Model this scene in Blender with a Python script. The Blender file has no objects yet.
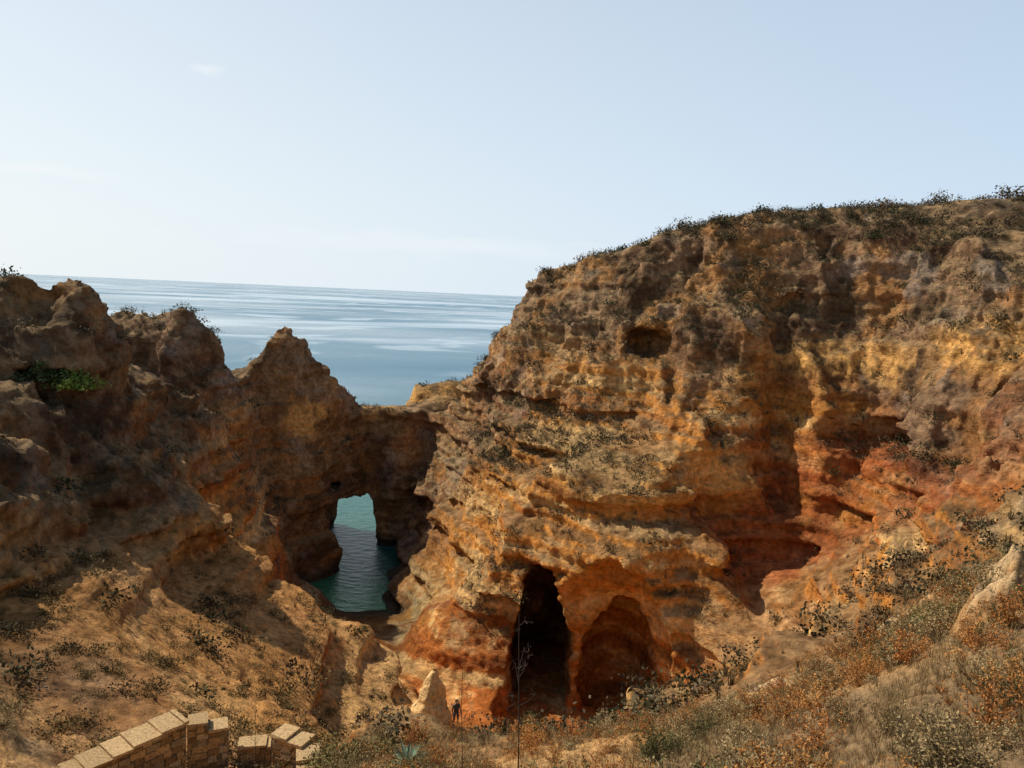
import bpy, math, numpy as np
from math import sin,cos,radians
from mathutils import Matrix, Vector
from mathutils.geometry import delaunay_2d_cdt
rng=np.random.default_rng(7)
scene=bpy.context.scene
# ---------------------------------------------------------------- noise
TAB=rng.random((64,64,64)).astype(np.float32)
ROT=np.array([[0.36,0.48,-0.8],[-0.8,0.6,0.0],[0.48,0.64,0.6]],dtype=np.float32)
def vnoise(p):
    f=np.floor(p); t=(p-f); i=f.astype(np.int32)
    t=t*t*t*(t*(t*6-15)+10)
    x0=i[:,0]&63;y0=i[:,1]&63;z0=i[:,2]&63
    x1=(x0+1)&63;y1=(y0+1)&63;z1=(z0+1)&63
    tx,ty,tz=t[:,0],t[:,1],t[:,2]
    a=TAB[x0,y0,z0]*(1-tx)+TAB[x1,y0,z0]*tx
    b=TAB[x0,y1,z0]*(1-tx)+TAB[x1,y1,z0]*tx
    c=TAB[x0,y0,z1]*(1-tx)+TAB[x1,y0,z1]*tx
    d=TAB[x0,y1,z1]*(1-tx)+TAB[x1,y1,z1]*tx
    return ((a*(1-ty)+b*ty)*(1-tz)+(c*(1-ty)+d*ty)*tz)*2-1
def fbm(p,octv=3,gain=0.5,ridge=False,off=0.0,rot=True):
    q=(p+off).astype(np.float32); s=0;a=1.0;n=0
    for o in range(octv):
        if rot: q=q@ROT.T
        v=vnoise(q)
        if ridge: v=1-2*np.abs(v)
        s=s+a*v;n+=a;a*=gain;q=q*2.03+11.7
    return s/n
def sstep(a,b,x):
    t=np.clip((x-a)/(b-a),0,1);return t*t*(3-2*t)
# ---------------------------------------------------------------- terrain survey points (x, y, z metres)
PTS=[
# western slope and its rocky crest
(-30.1,45,31.6),(-28.9,45,32.6),(-26.6,45,33.5),(-24.8,45,32.9),(-24.2,46,31),(-23.8,47,29.4),(-25.1,50,25.3),(-23.7,56,23.3),(-22.1,62,18.8),(-21.8,64,14.6),(-19.6,68,6.2),(-14.5,68,1.6),(-7.4,55,2.0),(-24.4,41,25.3),(-25.6,38,25.6),(-23.1,46,21.6),(-23.0,34,22.6),(-21.7,38,19.6),(-20.5,50,16.1),(-16.4,40,14.8),(-18.0,33,17.6),(-19.1,28,19.6),(-10.5,38,12.9),(-11.8,32,14.6),(-7.8,34,11.6),(-13.7,20,20.3),(-12.1,22,18.9),(-9.8,24,17.6),(-11.0,16,20.4),(-8.6,18,18.6),(-5.7,21,17.8),(-2.5,19,19.7),
(-14.5,60,4.2),(-17.8,64,4.6),(-16.8,57,7.5),(-12.5,54,5.2),(-9.4,46,11.0),(-7.4,44,9.4),(-5.8,42,8.4),(-13,48,12.6),
(-33.6,42,31),(-24.3,30,24.8),(-19.7,24,21.2),(-11.6,14,22.0),
(-60,45,31),(-60,20,30),(-40,10,30),(-36,30,30),(-30,20,27.5),(-22,12,26),(-45,60,28),(-32,54,29),(-30,62,22),
# shelf below the viewpoint
(-2.8,21,19.1),(0.1,22,18.9),(3.1,22,19.1),(6.7,24,18.9),(10,26,19.3),(12.8,27,20),(16.1,30,21),(18.2,30,23.4),(20.5,30,25.5),(21.8,28,27.7),(0.1,17,20.9),(3.7,13,23.7),(4.9,10,25.7),(5.1,7,27.7),(7.8,11,27.1),(9.3,17,24.2),(11.9,17,26.5),(7.5,18,22.4),
(0,0,30.4),(0,3,28.8),(0,10,24.4),(-5,3,28.6),(-6,10,23.8),(4,3,29.4),(-8,0,30),(8,0,30.8),(15,5,30),(20,15,29),(-15,2,28),
# gully
(-3,28,12.6),(3,28,12.6),(8,30,13),(13,34,13.5),(0,36,7),(6,40,5.5),(12,43,6),(19.3,36,17),(24.5,36,21.5),(-4,30,11.5),(-3.4,42,7.3),(-2.1,40.6,7.8),(-2,48,2.5),(4,47,2.2),
# skyline of the eastern headland
(-.1,88,32),(2.5,86,34.9),(6.8,84,35.9),(10.5,80,37.3),(13.9,77,39),(17.3,75,39.7),(20.8,74,40.7),(25.7,72,41.2),(30.3,70,41.3),(34.6,68,41.5),(39.7,65,41.8),(45.6,62,41.9),(-1.2,90,29.1),(-2.9,92,25.9),(-6.5,95,20.6),(-9.8,98,16.6),(-13.5,98,12.7),(-14.6,97,-1),
# its face
(-4.6,86,17.7),(-7.7,86,8.3),(-9.3,82,2.5),(-13.4,78,-1.2),(-6.4,66,2.7),(-8.2,60,2.7),(-4.4,55,2.1),(3.4,52,2.0),(-2,60,10.6),(-.1,56,7.4),(-1.4,54,3.2),(6.9,54,14.7),(11.1,52,11.1),(12.4,50,6.3),(2.7,56,12.3),(4.1,60,18.3),(-.7,68,15.3),(.9,74,21.9),(4.6,76,27.8),(8.4,77,31.9),(12.8,75,35.9),(11.5,70,27.5),(9.2,64,21.9),(13.6,60,20.4),(15.7,64,25.6),(18,68,32.4),(23.5,70,37.1),(20.6,64,28.4),(24.8,62,28.7),(26.0,60.4,25.6),(14.5,56,15.9),(18.1,60.5,19),(22.7,63,14.5),(18.2,58.5,11),(24.5,58.5,13.3),(28.6,60.5,19.1),(26.6,62,22.6),(29.6,54,26),(31.7,58,33),(31.3,64,37.1),(35.9,58,36.2),(30.6,48,28.1),(29.8,50,22.5),(29.6,44,27.3),(27.4,42,23),(23.9,42,19.4),(20.7,44,14.9),(17,48,10.3),(18.6,46,12.7),(13.5,49,6.9),(37.7,50,33.4),(29.3,38,27.1),
# plateau inland and seaward flank
(2,96,28),(-3,101,10),(5,104,24),(8,112,-4),(20,100,37),(20,118,5),(32,132,-4),(45,90,41.5),(60,110,40),(80,80,42),(60,65,42),(90,55,42),(60,50,40),(50,40,36),(38,30,32),(60,20,34),(40,15,31.5),(30,8,30.8),(28,22,29),
# cove and sea bed
(-15,73,0.2),(-16,78,-2),(-20,75,-2),(-21,80,-2),(-18,84,-3),(-13.4,88,-1.5),(-11.5,86,2),(-22,88,-2.5),(-20,110,-4),(-30,105,-4),(-10,116,-4),(-8,108,-3),(-45,95,-4),(-34,92,-3),(-22.5,72,1.5),(-27,69,14),(-30,74,16),(-28,80,12),(-32,66,17),(-42,72,20),(-55,78,14),(-60,90,-4),(-40,84,4),
# far frame
(-110,45,33),(-110,0,33),(-110,-40,34),(0,-40,35),(110,-40,35),(110,0,35),(110,60,42),(110,150,38),(60,150,-4),(30,150,-4),(-30,150,-4),(-110,150,-4),(-110,95,-4),(-100,75,22),(-40,-10,32),(40,-10,32)]
P=np.array(PTS,float)
GX0,GX1,GY0,GY1,GS=-110,110,-40,150,0.5
gx=np.arange(GX0,GX1+GS/2,GS);gy=np.arange(GY0,GY1+GS/2,GS)
H=np.full((len(gx),len(gy)),-4.0)
vs,es,fs,ov,_,_=delaunay_2d_cdt([Vector((a,b)) for a,b,_ in PTS],[],[],0,1e-5)
zz=[P[o[0],2] for o in ov]
for f in fs:
    A,B,C=[np.array(vs[k]) for k in f];za,zb,zc=[zz[k] for k in f]
    x0,x1=min(A[0],B[0],C[0]),max(A[0],B[0],C[0]);y0,y1=min(A[1],B[1],C[1]),max(A[1],B[1],C[1])
    i0=max(int((x0-GX0)/GS)-1,0);i1=min(int((x1-GX0)/GS)+2,len(gx));j0=max(int((y0-GY0)/GS)-1,0);j1=min(int((y1-GY0)/GS)+2,len(gy))
    X,Y=np.meshgrid(gx[i0:i1],gy[j0:j1],indexing='ij')
    D=(B[1]-C[1])*(A[0]-C[0])+(C[0]-B[0])*(A[1]-C[1])
    if abs(D)<1e-9: continue
    l1=((B[1]-C[1])*(X-C[0])+(C[0]-B[0])*(Y-C[1]))/D
    l2=((C[1]-A[1])*(X-C[0])+(A[0]-C[0])*(Y-C[1]))/D
    l3=1-l1-l2
    m=(l1>-1e-6)&(l2>-1e-6)&(l3>-1e-6)
    sub=H[i0:i1,j0:j1];sub[m]=(l1*za+l2*zb+l3*zc)[m]
def blur(a,n):
    for _ in range(n):
        b=np.pad(a,1,mode='edge')
        a=(b[:-2,1:-1]+2*b[1:-1,1:-1]+b[2:,1:-1])/4
        b=np.pad(a,1,mode='edge')
        a=(b[1:-1,:-2]+2*b[1:-1,1:-1]+b[1:-1,2:])/4
    return a
H=blur(H,3)
XX,YY=np.meshgrid(gx,gy,indexing='ij')
# rock ridges, pinnacles and the wall of the natural arch: (x1,y1,z1,x2,y2,z2,half width,side slope)
RIDGE=[(-36.5,72,27.6,-34.3,72,28.4,1.6,3.2),(-34.3,72,28.4,-31.6,72,29.1,1.3,3.5),(-31.6,72,28.9,-29.2,73.5,26.2,1.2,3.5),(-29.2,73.5,25.5,-28.6,76,22.5,1.5,3.5),
(-29,76,21.5,-30,84,22.4,1.8,4),(-29.8,85,22.8,-27.3,85,24.4,.9,4.5),(-27.3,85,24.6,-25.4,85.5,28.0,.25,4.2),(-25.4,85.5,28.0,-24.1,86.5,25.6,.25,4.5),(-24.2,87,25.4,-23.0,89,23.1,.5,6),(-23.0,89,22.8,-21,93,20.4,.9,7),(-21,93,20.2,-20,96,17.6,1.0,7),
(-28.5,88,20,-27.5,94,17,2.2,6),(-26,97,17.0,-13,99,16.4,2.0,7),(-14,98,16.5,-9,104,18.4,2,6),(-11.8,106,19.2,-8,106,20.2,1.8,5)]
for x1,y1,z1,x2,y2,z2,r,s in RIDGE:
    dx,dy=x2-x1,y2-y1;L=dx*dx+dy*dy
    t=np.clip(((XX-x1)*dx+(YY-y1)*dy)/L,0,1)
    d=np.hypot(XX-x1-t*dx,YY-y1-t*dy)
    H=np.maximum(H,np.maximum(z1+(z2-z1)*t-np.maximum(d-r,0)*s,-4))
gxg,gyg=np.gradient(H,GS)
G=np.sqrt(gxg**2+gyg**2)
Gs=blur(np.minimum(G,2.5),3)
AMP=0.22+1.22*sstep(0.45,1.15,blur(Gs,6))
shelf=sstep(24,20,YY-0.35*XX)  # soft grassy shelf near the viewpoint
AMP=AMP*(1-0.8*shelf*sstep(-16,-9,XX))
for cx,cy,cr,ck in [(-16,74,12,.6),(-20,98,9,.55),(-26,86,8,.2),(-32,72,5,.3),(-4,48,9,.5),(-15,60,7,.4),(19,48,8,.55),(-9,104,8,.5),(24,58,8,.5)]:
    AMP=AMP*(1-ck*np.exp(-((XX-cx)**2+(YY-cy)**2)/cr**2))
def samp(A,x,y):
    fx=np.clip((x-GX0)/GS,0,len(gx)-1.001);fy=np.clip((y-GY0)/GS,0,len(gy)-1.001)
    i=fx.astype(int);j=fy.astype(int);tx=fx-i;ty=fy-j
    return (A[i,j]*(1-tx)+A[i+1,j]*tx)*(1-ty)+(A[i,j+1]*(1-tx)+A[i+1,j+1]*tx)*ty
INV=1/np.sqrt(1+Gs**2)
INV=np.maximum(INV,0.3)
def rock(p,amp):
    w=np.stack([fbm(p/7,2,off=3.1),fbm(p/7,2,off=9.7),fbm(p/7,2,off=21.)],1)*1.3
    q=p+w
    big=fbm(q/9.5,2,ridge=True,off=1.3)-.42
    med=fbm(q/3.8,3,off=5.5,gain=.45)
    st=vnoise(np.stack([q[:,0]*.04,q[:,1]*.04,p[:,2]*.62+w[:,2]*.35],1).astype(np.float32))
    st=sstep(-.25,.25,st)*2-1
    st2=vnoise(np.stack([q[:,0]*.07,q[:,1]*.07,p[:,2]*1.7+w[:,2]*.8+9],1).astype(np.float32))
    st2=sstep(-.2,.3,st2)*2-1
    crust=sstep(17,25,p[:,2]+w[:,0]*3)
    fl=fbm(q/np.array([2.8,2.8,12.]),2,ridge=True,off=7.,rot=False)-.4
    return amp*(big*1.1+med*(.47-.1*crust)+st*(.42-.25*crust)+st2*.12*(1-.6*crust)+fl*crust*.65)
# ---------------------------------------------------------------- signed field on a distance graded grid
Nu,Nv,Nw=640,350,212
u0,u1=-0.92,0.92;v0,v1=math.log(19.0),math.log(125.0);z0,z1=-2.5,44.5
us=np.linspace(u0,u1,Nu);ys=np.exp(np.linspace(v0,v1,Nv));zs=np.linspace(z0,z1,Nw).astype(np.float32)
UX=us[:,None]*ys[None,:];UY=np.broadcast_to(ys[None,:],UX.shape)
HH=samp(H,UX,UY).astype(np.float32);II=samp(INV,UX,UY).astype(np.float32);AA=samp(AMP,UX,UY).astype(np.float32)
F=(zs[None,None,:]-HH[:,:,None])*II[:,:,None]
Fr=F.reshape(-1)
band=np.nonzero(np.abs(Fr)<3.0)[0]
for ch in np.array_split(band,max(1,len(band)//1500000)):
    bi,bj,bk=np.unravel_index(ch,F.shape)
    BP=np.stack([UX[bi,bj],UY[bi,bj],zs[bk]],1).astype(np.float32)
    Fr[ch]-=rock(BP,AA[bi,bj]).astype(np.float32)
# caves: (cx,cy,cz,rx,ry,rz)
CAVES=[(3.1,59,4.0,2.5,13,7.2),(8.9,54.0,4.2,3.0,6.5,5.8),(5.6,51.3,6.0,6.4,4.4,8.6),(12.2,69.0,28.2,2.1,6.0,1.5),(27.6,58.0,22.4,4.8,4.2,1.6)]
def cavef(p):
    w=fbm(p/2.8,2,off=31.)*0.45
    best=np.full(len(p),9.,np.float32)
    for cx,cy,cz,rx,ry,rz in CAVES:
        q=np.sqrt(((p[:,0]-cx)/rx)**2+((p[:,1]-cy)/ry)**2+((p[:,2]-cz)/rz)**2)
        best=np.minimum(best,(q-1)*min(rx,rz)+w)
    best=np.maximum(best,1.2+w*.5-p[:,2])
    # arch opening runs seaward through the wall, with a small window above it
    ax=np.abs(p[:,0]+19.8);az=p[:,2]-4.0
    ins=np.where(az>0,np.hypot(ax,az)-2.95,ax-2.95-.12*np.clip(-az,0,4))
    ins=np.maximum(ins,np.abs(p[:,1]-98)-13)+w*.5
    win=np.maximum(np.sqrt(((p[:,0]+20.9)/.95)**2+((p[:,2]-8.6)/.5)**2)*.4-.4,np.abs(p[:,1]-98)-10)
    return np.minimum(np.minimum(best,ins),win)
def carve(box):
    xa,xb,ya,yb,za,zb=box
    J=np.nonzero((ys>ya)&(ys<yb))[0];K=np.nonzero((zs>za)&(zs<zb))[0]
    Iu=np.nonzero((us>min(xa/ya,xa/yb))&(us<max(xb/ya,xb/yb)))[0]
    i,j,k=np.meshgrid(Iu,J,K,indexing='ij');i=i.ravel();j=j.ravel();k=k.ravel()
    p=np.stack([UX[i,j],UY[i,j],zs[k]],1).astype(np.float32)
    F[i,j,k]=np.maximum(F[i,j,k],-cavef(p))
carve((-2,17,45,74,-2.5,16));carve((8,17,62,77,25,32));carve((22,34,52,64,17,26));carve((-25,-15,80,114,-2.5,10))
# ---------------------------------------------------------------- surface nets
def nets(F):
    S=F<0
    c=[S[a:F.shape[0]-1+a,b:F.shape[1]-1+b,d:F.shape[2]-1+d] for a in(0,1) for b in(0,1) for d in(0,1)]
    anyv=c[0]|c[1]|c[2]|c[3]|c[4]|c[5]|c[6]|c[7]
    allv=c[0]&c[1]&c[2]&c[3]&c[4]&c[5]&c[6]&c[7]
    act=anyv&~allv
    ci,cj,ck=np.nonzero(act)
    idx=np.full(act.shape,-1,np.int32);idx[ci,cj,ck]=np.arange(len(ci))
    pos=np.zeros((len(ci),3));cnt=np.zeros(len(ci))
    cor=[(a,b,d) for a in(0,1) for b in(0,1) for d in(0,1)]
    val={k:F[ci+k[0],cj+k[1],ck+k[2]].astype(np.float64) for k in cor}
    for k in cor:
        for ax in range(3):
            if k[ax]==0:
                k2=list(k);k2[ax]=1;k2=tuple(k2)
                a,b=val[k],val[k2];m=(a<0)!=(b<0)
                t=np.where(m,a/np.where(m,a-b,1),0)
                for x in range(3):
                    pos[:,x]+=np.where(m,(k[x]+(t if x==ax else 0)),0)
                cnt+=m
    pos/=cnt[:,None];pos[:,0]+=ci;pos[:,1]+=cj;pos[:,2]+=ck
    Q=[]
    for ax in range(3):
        if ax==0: a=S[:-1,1:-1,1:-1];b=S[1:,1:-1,1:-1]
        if ax==1: a=S[1:-1,:-1,1:-1];b=S[1:-1,1:,1:-1]
        if ax==2: a=S[1:-1,1:-1,:-1];b=S[1:-1,1:-1,1:]
        i,j,k=np.nonzero(a!=b);s=a[i,j,k]
        if ax==0: q=[idx[i,j,k],idx[i,j+1,k],idx[i,j+1,k+1],idx[i,j,k+1]]
        if ax==1: q=[idx[i,j,k],idx[i,j,k+1],idx[i+1,j,k+1],idx[i+1,j,k]]
        if ax==2: q=[idx[i,j,k],idx[i+1,j,k],idx[i+1,j+1,k],idx[i,j+1,k]]
        q=np.stack(q,1);q[~s]=q[~s][:,::-1]
        Q.append(q)
    return pos,np.concatenate(Q)
pos,Q=nets(F)
del F,Fr
Q=Q[(Q>=0).all(1)]
# drop loose fragments
lab=np.arange(len(pos))
for it in range(25):
    mn=lab[Q].min(1);new=lab.copy()
    order=np.argsort(-mn,kind='stable')
    for c in range(4):
        tmp=new.copy();tmp[Q[order,c]]=mn[order];new=np.minimum(new,tmp)
    new=new[new];new=new[new]
    if (new==lab).all(): break
    lab=new
cnt=np.bincount(lab,minlength=len(pos))
Q=Q[cnt[lab[Q[:,0]]]>1500]
vy=np.exp(v0+pos[:,1]*(v1-v0)/(Nv-1));vx=(u0+pos[:,0]*(u1-u0)/(Nu-1))*vy;vz=z0+pos[:,2]*(z1-z0)/(Nw-1)
V=np.stack([vx,vy,vz],1)
def vnormals(V,Q):
    fn=np.cross(V[Q[:,2]]-V[Q[:,0]],V[Q[:,3]]-V[Q[:,1]])
    N=np.zeros_like(V)
    for c in range(4):
        for a in range(3): N[:,a]+=np.bincount(Q[:,c],fn[:,a],len(V))
    return N/np.maximum(np.linalg.norm(N,axis=1,keepdims=True),1e-9)
N=vnormals(V,Q)
amp=samp(AMP,V[:,0],V[:,1])
rough=sstep(18,26,V[:,2]+4*fbm(V/8,2,off=50.))
strat=vnoise(np.stack([V[:,0]*.15,V[:,1]*.15,V[:,2]*2.6],1).astype(np.float32))
d=(fbm(V/1.6,3,off=2.2,ridge=True)-.35)*(.14+.16*rough)+fbm(V/0.5,2,off=8.2,gain=.7)*0.18+strat*.18*(1-rough*.6)
V=V+N*(d*np.clip(amp,.3,1.2))[:,None]
N=vnormals(V,Q)
# ---------------------------------------------------------------- earth colours
def mix(a,b,t): return a*(1-t[:,None])+b*t[:,None]
C=lambda *c:np.array([c])
def blob(V,c,r): return sstep(1.25,.55,np.sqrt((((V-np.array(c))/np.array(r))**2).sum(1)))
def colour(V,N):
    x,y,z=V.T
    big=fbm(V/9,3,off=4.);mid=fbm(V/3.0,3,off=14.);fine=fbm(V/.7,3,off=24.)
    bed=fbm(np.stack([x*.05,y*.05,z*.7+mid*.4],1),3,off=6.,rot=False)
    bed2=fbm(np.stack([x*.12,y*.12,z*2.6+mid*.5],1),2,off=16.,rot=False)
    col=mix(C(.62,.255,.052),C(.44,.135,.028),sstep(-.25,.35,big+.4*mid))
    col=mix(col,C(.74,.46,.18),sstep(.02,.28,bed+.25*fine)*.8)
    col=mix(col,C(.18,.075,.032),sstep(.12,.38,-bed+.35*bed2)*.6)
    col=col*(1+.42*bed2)[:,None]
    red=np.maximum(blob(V,(22,60,14),(9.5,9,8)),blob(V,(31,46,22),(7,13,8)))*sstep(-.5,.1,mid+.4*big+.2)
    red=np.maximum(red,blob(V,(28,58,21.5),(6,5,3.2)))
    red=np.maximum(red,blob(V,(18,49,9),(6,6,6))*.5)
    col=mix(col,C(.27,.065,.018)*(1+.4*fine+.25*bed2)[:,None],np.clip(red,0,1)*.86)
    east=sstep(-12,-2,x)
    top=sstep(20,28,z+7*big+2.5*mid)*east
    seaw=sstep(62,78,y+8*big)*sstep(30,22,x)
    west=sstep(-4,-12,x)*sstep(13,23,z+5*big+2*mid)
    crust=np.clip(np.maximum(np.maximum(top,seaw*.8),west),0,1)
    gc=mix(C(.08,.052,.032),C(.24,.15,.082),sstep(-.45,.55,mid+fine*.7))
    gc=mix(gc,C(.45,.21,.065),sstep(.12,.42,fbm(V/4.5,3,off=71.))*.6)
    gc=mix(gc,C(.26,.215,.165),sstep(.22,.48,fbm(V/2.5,3,off=33.))*.65)
    gc=mix(gc,gc*.72,sstep(-10,-16,x)*sstep(60,50,y))  # shade of the near western faces deepened in the crust colour
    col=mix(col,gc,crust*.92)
    for c,r in [((25.5,61,27.8),(7,6.5,2.6)),((19.5,61,26.0),(4,5,1.4)),((17,59.5,18.5),(6,6,2.4)),((10,57,18),(6,5,1.5)),((33,54,30),(3,5,2.2)),((-22,52,14),(4,6,2.6)),((-20,44,17),(3,4,1.6)),((-10.5,105.5,17),(6,5,4.5)),((36,50,33),(3,4,2)),((-18.5,99,16.2),(5.5,4,1.3)),((-23,87,17),(2.5,5,2.5)),((-25,60,15),(3,5,3))]:
        col=mix(col,C(.72,.38,.11),blob(V,c,r)*sstep(-.5,-.05,mid+.3*fine)*.9)
    soil=sstep(-3,-10,x)*sstep(21,16,z+2*big)*sstep(.35,.6,N[:,2])*sstep(58,50,y)
    col=mix(col,C(.58,.285,.085),soil*.7)
    veg=sstep(.45,.75,N[:,2]+.2*mid+.15*fine)*sstep(3,8,z)
    veg*=np.where((x<-4)&(z<20)&(y<60),.4,1)*(1-.7*red)
    vc=mix(C(.09,.062,.031),C(.23,.15,.072),sstep(-.4,.4,fine+.4*mid))
    col=mix(col,vc,veg*.75)
    col=col*(1+.3*fine+.2*mid)[:,None]
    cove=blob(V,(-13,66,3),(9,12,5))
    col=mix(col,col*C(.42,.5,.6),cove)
    cave_shade=np.maximum(blob(V,(3.1,62,4),(4,9,9)),blob(V,(8.9,57,4.2),(3.8,4,7))*.75)  # shade inside the two caves, painted into the rock colour
    col=mix(col,col*.35,cave_shade)
    wet=sstep(1.8,.5,z+.5*mid)*sstep(66,72,y)
    col=mix(col,C(.035,.03,.02),wet*.85)
    return np.clip(col,.01,.8)
def mesh_obj(name,V,Q,col=None,mat=None,smooth=True,parent=None):
    me=bpy.data.meshes.new(name)
    nq=Q.shape[1]
    me.vertices.add(len(V));me.vertices.foreach_set('co',V.astype(np.float32).ravel())
    me.loops.add(Q.size);me.loops.foreach_set('vertex_index',Q.astype(np.int32).ravel())
    me.polygons.add(len(Q));me.polygons.foreach_set('loop_start',(np.arange(len(Q))*nq).astype(np.int32))
    me.polygons.foreach_set('loop_total',np.full(len(Q),nq,np.int32))
    me.polygons.foreach_set('use_smooth',np.full(len(Q),smooth))
    me.update(calc_edges=True)
    if col is not None:
        a=me.color_attributes.new('Col','FLOAT_COLOR','POINT')
        a.data.foreach_set('color',np.concatenate([col,np.ones((len(col),1))],1).astype(np.float32).ravel())
    ob=bpy.data.objects.new(name,me);scene.collection.objects.link(ob)
    if mat: me.materials.append(mat)
    if parent: ob.parent=parent
    return ob
# ---------------------------------------------------------------- materials
def newmat(n):
    m=bpy.data.materials.new(n);m.use_nodes=True
    nt=m.node_tree;b=nt.nodes['Principled BSDF'];return m,nt,b
def rockmat(name='weathered_sandstone',sc=1.0,dist=.45):
    m,nt,b=newmat(name)
    L=nt.links.new
    at=nt.nodes.new('ShaderNodeAttribute');at.attribute_name='Col'
    geo=nt.nodes.new('ShaderNodeNewGeometry')
    n1=nt.nodes.new('ShaderNodeTexNoise');n1.inputs['Scale'].default_value=2.6*sc;n1.inputs['Detail'].default_value=8;n1.inputs['Roughness'].default_value=.7
    L(geo.outputs['Position'],n1.inputs['Vector'])
    r=nt.nodes.new('ShaderNodeMapRange');r.inputs['From Min'].default_value=.3;r.inputs['From Max'].default_value=.7;r.inputs['To Min'].default_value=.42;r.inputs['To Max'].default_value=1.5
    L(n1.outputs['Fac'],r.inputs['Value'])
    mul=nt.nodes.new('ShaderNodeVectorMath');mul.operation='SCALE'
    L(at.outputs['Color'],mul.inputs[0]);L(r.outputs[0],mul.inputs['Scale'])
    L(mul.outputs[0],b.inputs['Base Color'])
    b.inputs['Roughness'].default_value=.95;b.inputs['Specular IOR Level'].default_value=.1
    mp=nt.nodes.new('ShaderNodeMapping');mp.inputs['Scale'].default_value=(1,1,2.2);L(geo.outputs['Position'],mp.inputs[0])
    n2=nt.nodes.new('ShaderNodeTexNoise');n2.inputs['Scale'].default_value=1.0*sc;n2.inputs['Detail'].default_value=12;n2.inputs['Roughness'].default_value=.68;n2.inputs['Distortion'].default_value=.4
    L(mp.outputs[0],n2.inputs['Vector'])
    bp=nt.nodes.new('ShaderNodeBump');bp.inputs['Strength'].default_value=1.0;bp.inputs['Distance'].default_value=dist
    L(n2.outputs['Fac'],bp.inputs['Height']);L(bp.outputs[0],b.inputs['Normal'])
    return m
ROCK=rockmat()
def vcmat(name,rough=.9):
    m,nt,b=newmat(name)
    at=nt.nodes.new('ShaderNodeAttribute');at.attribute_name='Col'
    nt.links.new(at.outputs['Color'],b.inputs['Base Color'])
    b.inputs['Roughness'].default_value=rough;b.inputs['Specular IOR Level'].default_value=.15
    return m
VEG=vcmat('dry_foliage')
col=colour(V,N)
fc=V[Q].mean(1)
isarch=(fc[:,1]>80)&(fc[:,0]<-13.5)&(fc[:,0]>-35)
isstack=(fc[:,1]>67)&(fc[:,0]<-15)&~isarch
gul=np.interp(fc[:,1],[19,30,42,55,68,80,100],[-7,-5,-3.4,-6,-13,-16,-15])
isleft=(fc[:,0]<gul)&~isarch&~isstack
isright=~(isarch|isstack|isleft)
def sub(name,m):
    q=Q[m];u,inv=np.unique(q,return_inverse=True)
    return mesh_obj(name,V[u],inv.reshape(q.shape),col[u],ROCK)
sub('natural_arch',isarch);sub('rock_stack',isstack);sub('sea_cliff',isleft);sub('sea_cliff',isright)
# ---------------------------------------------------------------- near hillside and surrounding ground
def gridmesh(X,Y,Z,keep=None):
    n,m=X.shape
    V=np.stack([X.ravel(),Y.ravel(),Z.ravel()],1)
    I=np.arange(n*m).reshape(n,m)
    q=np.stack([I[:-1,:-1].ravel(),I[1:,:-1].ravel(),I[1:,1:].ravel(),I[:-1,1:].ravel()],1)
    if keep is not None: q=q[keep(V[q].mean(1))]
    N=vnormals(V,q)
    N[N[:,2]<-.1]*=-1
    return V,q,N
uu=np.linspace(-1.15,1.15,760);yy=np.exp(np.linspace(math.log(1.2),math.log(23.5),620))
X=uu[:,None]*yy[None,:];Y=np.broadcast_to(yy[None,:],X.shape).copy()
OUT=[(9.4,14.2,.5,.6),(10.2,15.0,.7,.85),(9.6,21.5,.9,.4),(11.6,21.0,1.0,.45),(4.6,18,.6,.2),(7.4,20.5,.8,.3),(12.6,18.5,.9,.5)]
def groundz(x,y):
    p=np.stack([x,y,samp(H,x,y)],1)
    a=samp(AMP,x,y)
    z=p[:,2]+rock(p,a)*.9+(fbm(p/1.3,3,off=2.2)*.2)*np.clip(a*1.5,.5,1.3)+fbm(p/.35,4,off=5.,gain=.65)*.11
    # pale limestone outcrops breaking through the slope
    rg=fbm(p/.9,4,off=12.,ridge=True)
    for cx,cy,r,h in OUT:
        z=z+h*sstep(r*1.3,r*.55,np.hypot(x-cx,(y-cy))+.45*fbm(p/.7,3,off=12.))*(.7+.7*rg)
    return z
Z=groundz(X.ravel(),Y.ravel()).reshape(X.shape)
Z-=sstep(20,23.5,Y)*1.2
Vg,Qg,Ng=gridmesh(X,Y,Z)
cg=colour(Vg,Ng)
soil=sstep(-.25,.15,fbm(Vg/2.5,3,off=90.))*sstep(9,16,Vg[:,1])
cg=mix(cg,C(.56,.31,.115)*(1+.3*fbm(Vg/.4,3,off=2.))[:,None],soil*.85)
cg=mix(cg,C(.25,.165,.085)*(1+.4*fbm(Vg/.2,3,off=2.))[:,None],sstep(17,10,Vg[:,1])*.7)
for cx,cy,r,h in OUT:
    t=sstep(r*1.2,r*.7,np.hypot(Vg[:,0]-cx,Vg[:,1]-cy)+.4*fbm(Vg/.6,3,off=12.))
    cg=mix(cg,mix(C(.60,.40,.20),C(.22,.15,.09),sstep(-.1,.4,fbm(Vg/.35,3,off=3.))),t*.9)
mesh_obj('hillside_ground',Vg,Qg,cg,rockmat('dry_soil',2.5,.16))
xs=np.arange(-110,110.1,1.5);yb=np.arange(-40,150.1,1.5)
X2,Y2=np.meshgrid(xs,yb,indexing='ij');Z2=samp(H,X2.ravel(),Y2.ravel()).reshape(X2.shape)-.35
keep=lambda c:~((c[:,1]>1.5)&(c[:,1]<122)&(np.abs(c[:,0])<np.where(c[:,1]<20,1.08,.9)*c[:,1]-1.5*(c[:,1]>4)))
V2,Q2,N2=gridmesh(X2,Y2,Z2,keep)
mesh_obj('ground',V2,Q2,colour(V2,N2),ROCK)
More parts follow.
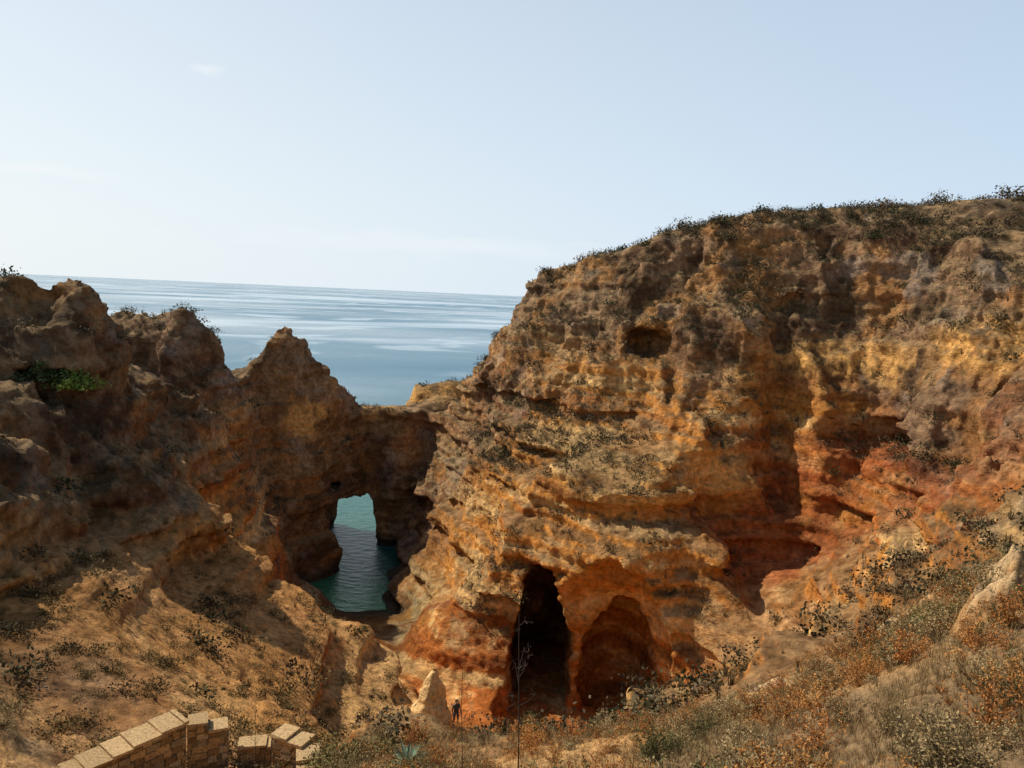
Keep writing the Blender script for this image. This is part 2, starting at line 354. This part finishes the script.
# ---------------------------------------------------------------- sea
m,nt,b=newmat('sea_water');L=nt.links.new
geo=nt.nodes.new('ShaderNodeNewGeometry')
sep=nt.nodes.new('ShaderNodeSeparateXYZ');L(geo.outputs['Position'],sep.inputs[0])
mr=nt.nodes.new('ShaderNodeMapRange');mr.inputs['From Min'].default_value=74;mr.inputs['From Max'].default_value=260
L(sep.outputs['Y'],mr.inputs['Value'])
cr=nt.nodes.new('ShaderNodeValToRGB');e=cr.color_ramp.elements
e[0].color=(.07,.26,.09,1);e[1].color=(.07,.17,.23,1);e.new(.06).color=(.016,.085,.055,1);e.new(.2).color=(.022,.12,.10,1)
L(mr.outputs[0],cr.inputs[0])
b.inputs['IOR'].default_value=1.33
def seanoise(sx,sy,rot,det,dist,f0,f1,t0,t1):
    mp=nt.nodes.new('ShaderNodeMapping');mp.inputs['Scale'].default_value=(sx,sy,1);mp.inputs['Rotation'].default_value=(0,0,rot)
    L(geo.outputs['Position'],mp.inputs[0])
    ns=nt.nodes.new('ShaderNodeTexNoise');ns.inputs['Scale'].default_value=1;ns.inputs['Detail'].default_value=det;ns.inputs['Distortion'].default_value=dist
    L(mp.outputs[0],ns.inputs[0])
    rr=nt.nodes.new('ShaderNodeMapRange');rr.inputs['From Min'].default_value=f0;rr.inputs['From Max'].default_value=f1;rr.inputs['To Min'].default_value=t0;rr.inputs['To Max'].default_value=t1
    L(ns.outputs['Fac'],rr.inputs['Value']);return rr.outputs[0]
L(seanoise(.0009,.0016,.25,4,2.2,.35,.65,.12,.40),b.inputs['Roughness'])
# pale slicks drifting on the surface
sl=nt.nodes.new('ShaderNodeMath');sl.operation='MAXIMUM'
L(seanoise(.0045,.0050,.5,4,3.5,.55,.63,0,.8),sl.inputs[0]);L(seanoise(.0006,.0009,-.2,4,3.,.52,.60,0,.95),sl.inputs[1])
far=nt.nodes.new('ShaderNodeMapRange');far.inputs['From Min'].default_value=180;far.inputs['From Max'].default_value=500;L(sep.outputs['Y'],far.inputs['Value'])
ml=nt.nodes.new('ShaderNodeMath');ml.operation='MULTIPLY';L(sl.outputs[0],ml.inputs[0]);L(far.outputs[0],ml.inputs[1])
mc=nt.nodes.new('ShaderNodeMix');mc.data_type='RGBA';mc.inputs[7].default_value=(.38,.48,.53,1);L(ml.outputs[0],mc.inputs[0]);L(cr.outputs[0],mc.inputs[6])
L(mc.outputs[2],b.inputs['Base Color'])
w1=nt.nodes.new('ShaderNodeTexNoise');w1.inputs['Scale'].default_value=.9;w1.inputs['Detail'].default_value=6;w1.inputs['Roughness'].default_value=.6
mp2=nt.nodes.new('ShaderNodeMapping');mp2.inputs['Scale'].default_value=(.8,1.3,1);mp2.inputs['Rotation'].default_value=(0,0,.4);L(geo.outputs['Position'],mp2.inputs[0]);L(mp2.outputs[0],w1.inputs['Vector'])
bst=nt.nodes.new('ShaderNodeMapRange');bst.inputs['From Min'].default_value=100;bst.inputs['From Max'].default_value=900;bst.inputs['To Min'].default_value=.9;bst.inputs['To Max'].default_value=.2
L(sep.outputs['Y'],bst.inputs['Value'])
bp=nt.nodes.new('ShaderNodeBump');bp.inputs['Distance'].default_value=.5;L(bst.outputs[0],bp.inputs['Strength'])
L(w1.outputs['Fac'],bp.inputs['Height']);L(bp.outputs[0],b.inputs['Normal'])
R=30000.
ang=np.linspace(0,2*np.pi,129)[:-1]
rr_=[60,200,1000,5000,R];vv=[(0,60,0)]
for r in rr_:
    for a in ang: vv.append((r*cos(a),60+r*sin(a),0))
me=bpy.data.meshes.new('sea')
faces=[(0,1+i,1+(i+1)%128) for i in range(128)]
for k in range(len(rr_)-1):
    for i in range(128):
        a=1+k*128+i;b2=1+k*128+(i+1)%128;faces.append((a,a+128,b2+128,b2))
me.from_pydata(vv,[],faces);me.materials.append(m)
scene.collection.objects.link(bpy.data.objects.new('sea',me))
# ---------------------------------------------------------------- pale leaning rock in the gully
th=np.linspace(0,2*np.pi,80)[:-1];hh=np.linspace(-1,1,80)
TH,HG=np.meshgrid(th,hh,indexing='ij')
rad=1.15*(1-np.clip(HG,0,1)**1.5*.9)*(1-.12*np.clip(-HG,0,1))
px=rad*np.cos(TH)*.95+.3*HG*HG-.2*HG;py=rad*np.sin(TH)*.8;pz=7.1+3.5*np.clip(HG,-.6,1)
pv=np.stack([px.ravel()-3.75,py.ravel()+41.6,pz.ravel()],1)
nn=fbm(pv/1.6,4,ridge=True,off=3.,gain=.6)*.4-.05
pv[:,0]+=nn*np.cos(TH).ravel()*np.clip(rad.ravel()*1.5,.1,1);pv[:,1]+=nn*np.sin(TH).ravel()*np.clip(rad.ravel()*1.5,.1,1)
I=np.arange(pv.shape[0]).reshape(TH.shape);I2=np.roll(I,-1,0)
pq=np.stack([I[:,:-1].ravel(),I2[:,:-1].ravel(),I2[:,1:].ravel(),I[:,1:].ravel()],1)
mesh_obj('standing_rock',pv,pq,np.clip(C(.74,.48,.21)*(1+.3*fbm(pv/.7,3,off=1.))[:,None],0,1),rockmat('pale_sandstone',2,.15))
# ---------------------------------------------------------------- masonry parapets
def block_box(c,ax,ay,hx,hy,hz,jit,r):
    V=[]
    for sz in(-1,1):
        for sx,sy in((-1,-1),(1,-1),(1,1),(-1,1)):
            V.append(c+ax*(sx*hx)+ay*(sy*hy)+np.array([0,0,sz*hz])+r.normal(size=3)*jit)
    return V,[(0,3,2,1),(4,5,6,7),(0,1,5,4),(1,2,6,5),(2,3,7,6),(3,0,4,7)]
STONE=rockmat('masonry_stone',6,.03)
def wall(name,pts,height,th=.42,cap=.6,seed=1):
    r=np.random.default_rng(seed);VV=[];FF=[];CC=[]
    def add(c,ax,ay,hx,hy,hz,jit,colr):
        v,f=block_box(c,ax,ay,hx,hy,hz,jit,r);o=len(VV);VV.extend(v);FF.extend([tuple(o+i for i in q) for q in f]);CC.extend([colr]*8)
    for a,b in zip(pts[:-1],pts[1:]):
        a=np.array(a,float);b=np.array(b,float);d=b-a;L=np.hypot(d[0],d[1]);ax=np.array([d[0],d[1],0])/L;ay=np.array([-ax[1],ax[0],0]);sl=d[2]/L
        nrow=int(height/.2)
        for row in range(nrow):
            s=-r.uniform(0,.2)
            while s<L:
                w=r.uniform(.2,.45);e=min(s+w,L);s0=max(s,0)
                if e-s0>.06:
                    mlen=(s0+e)/2;zc=a[2]+sl*mlen-.1-.2*row-.1
                    base=np.array([.38,.24,.105]) if r.random()<.7 else np.array([.42,.31,.17])
                    add(np.array([a[0],a[1],0])+ax*mlen+np.array([0,0,zc]),ax,ay,(e-s0)/2-.012,th/2+r.uniform(-.012,.025),.088,.01,base*r.uniform(.55,1.2))
                s+=w
        for k in range(int(L/.3)+1):
            s0=k*.3;e=min(s0+.3,L)
            if e-s0>.02: add(np.array([a[0],a[1],0])+ax*(s0+e)/2+np.array([0,0,a[2]+sl*(s0+e)/2-.1-height/2]),ax,ay,(e-s0)/2+.001,th/2-.03,height/2,0,np.array([.22,.16,.10]))
        s=0
        while s<L:
            w=r.uniform(.5,.8);e=min(s+w,L)
            if e-s>.05: add(np.array([a[0],a[1],0])+ax*(s+e)/2+np.array([0,0,a[2]+sl*(s+e)/2-.045]),ax,ay,(e-s)/2-.006,cap/2,.04,.008,np.array([.42,.28,.135])*r.uniform(.8,1.1))
            s+=w
    V=np.array(VV);return mesh_obj(name,V,np.array(FF),np.array(CC),STONE,smooth=False)
wall('stone_wall',[(-11.9,16.4,19.45),(-10.4,18.0,19.85),(-8.7,20,20.1)],1.8,.5,.85,1)
wall('stone_wall',[(-8.6,20.1,20.0),(-7.6,20.5,19.5)],1.8,.42,.6,2)
wall('stone_wall',[(-7.4,20.7,18.95),(-6.5,20.9,18.85)],1.2,.4,.55,3)
wall('stone_wall',[(-6.3,20.8,19.35),(-5.3,20.4,19.2),(-4.9,19.0,18.95)],1.6,.45,.65,4)
# ---------------------------------------------------------------- vegetation
def leafshrub(nl,seed,flat=.7,leaf=.09):
    r=np.random.default_rng(seed)
    d=r.normal(size=(nl,3));d/=np.linalg.norm(d,axis=1,keepdims=True);d[:,2]=np.abs(d[:,2])
    lump=1+.35*np.sin(d[:,0]*5+seed)*np.cos(d[:,1]*4+seed*2)+.2*np.sin(d[:,1]*11+seed)*np.sin(d[:,2]*9)
    c=d*(r.random((nl,1))**.45)*lump[:,None];c[:,2]*=flat
    a=r.normal(size=(nl,3));a/=np.linalg.norm(a,axis=1,keepdims=True)
    b=np.cross(a,r.normal(size=(nl,3)));b/=np.linalg.norm(b,axis=1,keepdims=True)
    s=leaf*r.uniform(.5,1.4,(nl,1))
    V=np.concatenate([c-a*s,c+b*s*.6,c+a*s,c-b*s*.6],0).reshape(4,nl,3).transpose(1,0,2).reshape(-1,3)
    F=np.arange(nl*4).reshape(nl,4)
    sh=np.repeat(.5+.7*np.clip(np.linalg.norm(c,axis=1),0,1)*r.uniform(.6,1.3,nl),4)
    return V,F,sh
def tuft(nb,seed,h=1.,spread=.35,w=.03):
    r=np.random.default_rng(seed)
    V=[];F=[];s=[]
    for k in range(nb):
        a=r.uniform(0,2*np.pi);b0=np.array([cos(a),sin(a),0])*r.uniform(0,.25)*spread*2
        o=np.array([cos(a+r.normal()*.5),sin(a+r.normal()*.5),0])*spread*r.uniform(.3,1.3)
        hh=h*r.uniform(.5,1.2);sd=np.array([-sin(a),cos(a),0])*w
        i=len(V);V+=[b0-sd,b0+sd,b0+o*.45+[0,0,hh*.6]+sd*.7,b0+o*.45+[0,0,hh*.6]-sd*.7,b0+o+[0,0,hh]+sd*.15,b0+o+[0,0,hh]-sd*.15]
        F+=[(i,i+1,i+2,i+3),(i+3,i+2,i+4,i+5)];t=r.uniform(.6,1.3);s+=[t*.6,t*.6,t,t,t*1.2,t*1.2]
    return np.array(V),np.array(F),np.array(s)
def twigbush(nb,seed):
    # branching dry scrub: thin forked twigs with sparse tiny leaves
    r=np.random.default_rng(seed);V=[];F=[];s=[]
    def seg(a,b,w,t):
        d=b-a;sd=np.cross(d,r.normal(size=3));sd/=np.linalg.norm(sd)+1e-9;sd*=w
        i=len(V);V.extend([a-sd,a+sd,b+sd*.6,b-sd*.6]);F.append((i,i+1,i+2,i+3));s.extend([t]*4)
    for k in range(nb):
        a=r.uniform(0,2*np.pi);el=r.uniform(.3,1.4);p=np.zeros(3);d=np.array([cos(a)*cos(el),sin(a)*cos(el),sin(el)])
        for st in range(4):
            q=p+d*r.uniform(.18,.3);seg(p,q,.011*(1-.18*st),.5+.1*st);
            for m in range(3):
                e=d+r.normal(size=3)*.6;e/=np.linalg.norm(e);e[2]=abs(e[2]);q2=q+e*r.uniform(.08,.22);seg(q,q2,.006,.8)
                for l in range(3):
                    c=q+(q2-q)*r.uniform(.4,1.1)+r.normal(size=3)*.02;e2=r.normal(size=3);e2/=np.linalg.norm(e2);seg(c,c+e2*.045,.016,r.uniform(.8,1.5))
            p=q;d=d+r.normal(size=3)*.25+np.array([0,0,.05]);d/=np.linalg.norm(d)
    return np.array(V),np.array(F),np.array(s)
def scatter(name,temps,Pn,S,cols,mat=VEG):
    VV=[];FF=[];CC=[];off=0
    k=rng.integers(0,len(temps),len(Pn))
    for t,(tv,tf,ts) in enumerate(temps):
        m=np.nonzero(k==t)[0]
        if len(m)==0: continue
        a=rng.uniform(0,2*np.pi,len(m));ca,sa=np.cos(a),np.sin(a)
        x=tv[None,:,0]*ca[:,None]-tv[None,:,1]*sa[:,None];y=tv[None,:,0]*sa[:,None]+tv[None,:,1]*ca[:,None]
        z=np.broadcast_to(tv[None,:,2],x.shape)
        v=np.stack([x,y,z],2)*S[m][:,None,None]+Pn[m][:,None,:]
        f=tf[None]+(np.arange(len(m))*len(tv))[:,None,None]+off
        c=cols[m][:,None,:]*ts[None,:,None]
        VV.append(v.reshape(-1,3));FF.append(f.reshape(-1,tf.shape[1]));CC.append(c.reshape(-1,3));off+=len(m)*len(tv)
    return mesh_obj(name,np.concatenate(VV),np.concatenate(FF),np.clip(np.concatenate(CC),0,1),mat,smooth=False)
SH=[leafshrub(110,s) for s in range(5)]
SHB=[leafshrub(900,s+20,leaf=.05) for s in range(4)]
TW=[twigbush(26,s+50) for s in range(5)]
TU=[tuft(16,s) for s in range(5)]
TUF=[tuft(22,s+9,spread=.75,w=.012) for s in range(6)]
pal=np.array([(.06,.058,.024),(.09,.075,.036),(.13,.095,.05),(.08,.058,.032),(.15,.105,.055),(.045,.05,.022)])
used=np.zeros(len(V),bool);used[Q.ravel()]=True
cand=np.nonzero((N[:,2]>.42)&(V[:,2]>7)&used)[0]
x,y,z=V[cand].T
den=sstep(-.2,.3,fbm(V[cand]/6,2,off=44.))+.08
den*=np.where(x>-4,1,.4)*(1+1.2*(y>62))
den*=(y/60)**1.2
den*=np.where((x>14)&(z<20),.4,1)
sel=rng.choice(cand,8500,replace=False,p=den/den.sum())
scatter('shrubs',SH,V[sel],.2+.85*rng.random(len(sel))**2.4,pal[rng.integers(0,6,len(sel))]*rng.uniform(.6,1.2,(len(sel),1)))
sel=rng.choice(cand,7000,replace=False,p=den/den.sum())
scatter('dry_grass',TU,V[sel],rng.uniform(.15,.5,len(sel)),np.array([(.22,.155,.075)])*rng.uniform(.6,1.2,(len(sel),1)))
lw=np.nonzero((V[:,0]<-5)&(V[:,1]<50)&(V[:,2]<22)&(N[:,2]>.45)&used)[0]
sel=rng.choice(lw,560,replace=False)
scatter('dry_scrub',[leafshrub(260,s+90,leaf=.07) for s in range(4)],V[sel],.15+.5*rng.random(len(sel))**2,np.array([(.17,.12,.045)])*rng.uniform(.5,1.3,(len(sel),1)))
top=np.nonzero((V[:,2]>37)&(N[:,2]>.6)&(V[:,1]<84)&used)[0]
sel=rng.choice(top,190,replace=False)
scatter('shrubs',[leafshrub(420,s+70,leaf=.07) for s in range(3)],V[sel],.35+1.2*rng.random(len(sel))**1.6,pal[rng.integers(0,6,len(sel))])
def gz(x,y):
    x=np.atleast_1d(np.array(x,float));y=np.atleast_1d(np.array(y,float));return groundz(x,y)-sstep(20,23.5,y)*1.2
def pick(n,f):
    X=rng.uniform(-16,17,n*8);Y=rng.uniform(4,23,n*8)
    k=(np.abs(X)<Y*.78)&(rng.random(n*8)<f(X,Y));X=X[k][:n];Y=Y[k][:n]
    k=~((X<-4.6)&(X>-12)&(Y>15.5)&(Y<21.8))
    for cx,cy,r,h in OUT: k&=np.hypot(X-cx,Y-cy)>r*.9
    X=X[k];Y=Y[k]
    return np.stack([X,Y,gz(X,Y)],1)
cl=lambda X,Y,s,o:fbm(np.stack([X,Y,X*0],1)/s,2,off=o)
g=pick(9000,lambda X,Y:np.where(X<-5,.2,1)*(.15+.85*sstep(-.15,.35,cl(X,Y,1.7,3.))))
scatter('dry_grass',TUF,g,rng.uniform(.07,.27,len(g)),np.array([(.38,.255,.115)])*rng.uniform(.4,1.15,(len(g),1)))
pc=np.array([(.22,.15,.065),(.32,.13,.035),(.12,.11,.04),(.27,.20,.095),(.36,.165,.045),(.25,.18,.08)])
g=pick(480,lambda X,Y:np.where(X<-5,.12,1)*(.12+sstep(-.05,.3,cl(X,Y,2.6,8.)))*sstep(5,12,Y+X*.2))
scatter('dry_scrub',TW,g,rng.uniform(.25,.7,len(g)),pc[rng.integers(0,6,len(g))]*rng.uniform(.8,1.3,(len(g),1)))
g=pick(150,lambda X,Y:np.where(X<-5,.1,1)*sstep(8,18,Y+X*.2))
scatter('bushes',SHB,g,rng.uniform(.12,.42,len(g)),pc[rng.integers(0,6,len(g))]*rng.uniform(.8,1.3,(len(g),1)))
def single(name,temp,x,y,s,c,z=None):
    zz=gz(x,y)[0] if z is None else z
    scatter(name,[temp],np.array([[x,y,zz]]),np.array([s]),np.array([c]))
for i,(x,y,s,c) in enumerate([(-3.8,18.2,1.0,(.15,.13,.045)),(-3.0,19.2,.7,(.19,.15,.055)),(-4.4,19.4,.95,(.14,.12,.04)),(-1.9,17.6,.5,(.22,.17,.07)),(-8.2,22.4,.9,(.28,.24,.04)),(-9.4,23.,.7,(.2,.17,.04)),(10.1,17.2,.55,(.08,.16,.035)),(8.6,17.0,.4,(.09,.12,.035)),(7.2,14.5,.45,(.32,.15,.045)),(8.2,15.3,.5,(.3,.13,.04))]):
    single('bush',leafshrub(2400,200+i,leaf=.035),x,y,s,c)
for i,(x,y,z,s) in enumerate([(-24.2,42.3,25.8,1.2),(-25.6,42.5,26.2,1.3),(-26.6,41.5,26.2,1.1)]):
    single('fig_bush',leafshrub(1500,300+i,leaf=.08),x,y,s,[(.12,.17,.03),(.05,.07,.02),(.04,.05,.02)][i],z)
# agave rosette
av=[];af=[];r=np.random.default_rng(3)
for k in range(22):
    a=k*2.399;el=.25+.9*(k/22);Lf=.55*r.uniform(.8,1.1);d=np.array([cos(a)*cos(el),sin(a)*cos(el),sin(el)]);sd=np.array([-sin(a),cos(a),0])
    i=len(av)
    for t,wd in((0,.035),(.35,.05),(.7,.035),(1,.003)):
        c=d*Lf*t+np.array([0,0,-.12*t*t*cos(el)]);av+=[c-sd*wd,c+np.array([0,0,-.02]),c+sd*wd]
    for s_ in range(3):
        o=i+3*s_;af+=[(o,o+1,o+4,o+3),(o+1,o+2,o+5,o+4)]
av=np.array(av)*1.1+np.array([-2.0,16.6,gz(-2.0,16.6)[0]+.25])
mesh_obj('agave_plant',av,np.array(af),np.tile([[.15,.20,.12]],(len(av),1)),VEG,smooth=False)
# tall dry flower stalks
mm,nt,b=newmat('dry_stem');b.inputs['Base Color'].default_value=(.055,.032,.018,1);b.inputs['Roughness'].default_value=.9
def stalk(name,x,y,ztop,seed,th=1.):
    r=np.random.default_rng(seed);z0_=gz(x,y)[0]-.1;Hh=ztop-z0_
    cu=bpy.data.curves.new(name,'CURVE');cu.dimensions='3D';cu.bevel_depth=th;cu.bevel_resolution=1
    def sp(pts,ra):
        s=cu.splines.new('POLY');s.points.add(len(pts)-1)
        for q,pp,rr2 in zip(s.points,pts,ra): q.co=(*pp,1);q.radius=rr2
    main=[np.array([x+.05*sin(t*3+seed),y+.04*sin(t*4),z0_+Hh*t]) for t in np.linspace(0,1,9)]
    sp(main,np.linspace(.012,.004,9))
    for k in range(14):
        t=r.uniform(.5,1);a=r.uniform(0,6.28);b0=np.array([x+.05*sin(t*3+seed),y+.04*sin(t*4),z0_+Hh*t]);l=.28*(1.25-t)*r.uniform(.6,1.2)
        e=b0+np.array([cos(a)*l,sin(a)*l,l*.9]);sp([b0,(b0+e)/2+[0,0,-.02],e],[.004,.003,.002])
        for m_ in range(4):
            f=e+r.normal(size=3)*.035;sp([e,f,f+[0,0,.02]],[.002,.006,.004])
    cu.materials.append(mm);o=bpy.data.objects.new(name,cu);scene.collection.objects.link(o)
stalk('dry_flower_stalk',.25,9,28.15,1);stalk('dry_flower_stalk',-.55,12,26.0,2,.8);stalk('dry_flower_stalk',-5.3,16,22.9,3,.8)
# ---------------------------------------------------------------- visitor standing in the gully
def person(name,x,y,z,yaw):
    J=[(0,0,.93),(0,0,1.12),(0,.01,1.36),(0,0,1.47),(0,-.01,1.54),(0,-.02,1.64),(0,-.01,1.73),
       (.10,0,.90),(.11,-.02,.50),(.11,.02,.09),(.12,-.10,.03),(-.10,0,.90),(-.12,.02,.50),(-.13,.06,.09),(-.14,-.06,.03),
       (.19,0,1.38),(.25,.02,1.10),(.24,-.10,.88),(.24,-.14,.80),(-.19,0,1.38),(-.25,.02,1.10),(-.23,-.12,.90),(-.22,-.17,.82)]
    E=[(0,1),(1,2),(2,3),(3,4),(4,5),(5,6),(0,7),(7,8),(8,9),(9,10),(0,11),(11,12),(12,13),(13,14),(2,15),(15,16),(16,17),(17,18),(2,19),(19,20),(20,21),(21,22)]
    Rr=[.15,.13,.16,.06,.06,.10,.07,.09,.065,.045,.04,.09,.065,.045,.04,.065,.045,.032,.03,.065,.045,.032,.03]
    me=bpy.data.meshes.new(name);me.from_pydata(J,E,[]);ob=bpy.data.objects.new(name,me);scene.collection.objects.link(ob)
    sm=ob.modifiers.new('s','SKIN');sv=me.skin_vertices[0].data
    for v_,r_ in zip(sv,Rr): v_.radius=(r_,r_*.8);
    sv[0].use_root=True
    ob.modifiers.new('d','SUBSURF').levels=2;ob.modifiers['d'].render_levels=2
    m,nt,b=newmat('clothing');g=nt.nodes.new('ShaderNodeTexCoord');s=nt.nodes.new('ShaderNodeSeparateXYZ');nt.links.new(g.outputs['Object'],s.inputs[0])
    mr=nt.nodes.new('ShaderNodeMapRange');mr.inputs['From Max'].default_value=1.8;nt.links.new(s.outputs['Z'],mr.inputs['Value'])
    r=nt.nodes.new('ShaderNodeValToRGB');r.color_ramp.interpolation='CONSTANT';el=r.color_ramp.elements
    el[0].color=(.03,.03,.035,1);el[1].position=.04;el[1].color=(.40,.22,.15,1)
    for p_,c_ in((.28,(.04,.05,.09,1)),(.54,(.03,.03,.035,1)),(.81,(.45,.26,.18,1)),(.92,(.03,.02,.015,1))): el.new(p_).color=c_
    nt.links.new(mr.outputs[0],r.inputs[0]);nt.links.new(r.outputs[0],b.inputs['Base Color']);me.materials.append(m)
    ob.location=(x,y,z);ob.rotation_euler=(0,0,yaw)
near=np.nonzero((np.hypot(V[:,0]+2.3,V[:,1]-40.8)<.35)&used)[0]
person('person',-2.3,40.8,float(np.median(V[near,2])) if len(near) else 7.7,.5)
# ---------------------------------------------------------------- light, sky, camera
w=bpy.data.worlds.new('World');scene.world=w;w.use_nodes=True;nt=w.node_tree;L=nt.links.new
sk=nt.nodes.new('ShaderNodeTexSky');sk.sky_type='NISHITA';sk.sun_disc=False
tosun=Vector((-.60,.28,.75)).normalized()
sk.sun_elevation=math.asin(tosun.z);sk.sun_rotation=math.atan2(tosun.x,tosun.y)
sk.air_density=1.0;sk.dust_density=.8;sk.ozone_density=1.0
tc=nt.nodes.new('ShaderNodeTexCoord');sp=nt.nodes.new('ShaderNodeSeparateXYZ');L(tc.outputs['Generated'],sp.inputs[0])
ramp=nt.nodes.new('ShaderNodeValToRGB');e=ramp.color_ramp.elements
e[0].position=0;e[0].color=(.96,.96,.96,1);e[1].position=1;e[1].color=(0,0,0,1)
for p_,v_ in((.08,.9),(.2,.78),(.4,.62),(.52,.1)): e.new(p_).color=(v_,v_,v_,1)
L(sp.outputs['Z'],ramp.inputs[0])
hz=nt.nodes.new('ShaderNodeMix');hz.data_type='RGBA'
side=nt.nodes.new('ShaderNodeMapRange');side.inputs['From Min'].default_value=-.6;side.inputs['From Max'].default_value=.6
L(sp.outputs['X'],side.inputs['Value'])
hc=nt.nodes.new('ShaderNodeMix');hc.data_type='RGBA';hc.inputs[6].default_value=(7.2,7.7,7.9,1);hc.inputs[7].default_value=(5.3,6.5,7.8,1)
L(side.outputs[0],hc.inputs[0])
L(ramp.outputs[0],hz.inputs[0]);L(sk.outputs[0],hz.inputs[6]);L(hc.outputs[2],hz.inputs[7])
last=hz.outputs[2]
nz=nt.nodes.new('ShaderNodeTexNoise');nz.inputs['Scale'].default_value=14;nz.inputs['Detail'].default_value=5
mpw=nt.nodes.new('ShaderNodeMapping');mpw.inputs['Scale'].default_value=(1,1,5);L(tc.outputs['Generated'],mpw.inputs[0]);L(mpw.outputs[0],nz.inputs['Vector'])
for c,sc,k in [((-.363,.90,.2375),(34,34,130),.6),((-.52,.83,.11),(9,9,110),.4),((-.1,.98,.058),(3.5,3.5,60),.3)]:
    c=Vector(c).normalized()
    s1=nt.nodes.new('ShaderNodeVectorMath');s1.operation='SUBTRACT';s1.inputs[1].default_value=c;L(tc.outputs['Generated'],s1.inputs[0])
    s2=nt.nodes.new('ShaderNodeVectorMath');s2.operation='MULTIPLY';s2.inputs[1].default_value=sc;L(s1.outputs[0],s2.inputs[0])
    s3=nt.nodes.new('ShaderNodeVectorMath');s3.operation='LENGTH';L(s2.outputs[0],s3.inputs[0])
    s4=nt.nodes.new('ShaderNodeMath');s4.operation='MULTIPLY_ADD';s4.inputs[1].default_value=2.2;L(nz.outputs['Fac'],s4.inputs[0]);L(s3.outputs['Value'],s4.inputs[2])
    s5=nt.nodes.new('ShaderNodeMapRange');s5.inputs['From Min'].default_value=2.1;s5.inputs['From Max'].default_value=1.1;s5.inputs['To Max'].default_value=k;L(s4.outputs[0],s5.inputs['Value'])
    mx=nt.nodes.new('ShaderNodeMix');mx.data_type='RGBA';mx.inputs[7].default_value=(8.0,8.0,8.0,1);L(s5.outputs[0],mx.inputs[0]);L(last,mx.inputs[6]);last=mx.outputs[2]
bg=nt.nodes['Background'];bg.inputs['Strength'].default_value=.12
L(last,bg.inputs['Color'])
sd=bpy.data.lights.new('sun','SUN');sd.energy=5.0;sd.angle=radians(.5);sd.color=(1,.92,.80)
so=bpy.data.objects.new('sun',sd);scene.collection.objects.link(so);so.rotation_euler=tosun.to_track_quat('Z','Y').to_euler()
p=radians(6.6);ph=radians(2.58)
Uv=Vector((0,sin(p),cos(p)));Fv=Vector((0,cos(p),-sin(p)));Xv=Vector((1,0,0))
Rc=cos(ph)*Xv+sin(ph)*Uv;Uc=-sin(ph)*Xv+cos(ph)*Uv
M=Matrix((Rc,Uc,-Fv)).transposed().to_4x4();M.translation=Vector((0,0,32))
cd=bpy.data.cameras.new('camera');cd.lens=27;cd.sensor_width=36;cd.clip_end=60000;cd.clip_start=.1
co=bpy.data.objects.new('camera',cd);scene.collection.objects.link(co);co.matrix_world=M;scene.camera=co
scene.view_settings.view_transform='Standard';scene.view_settings.look='None';scene.view_settings.exposure=0
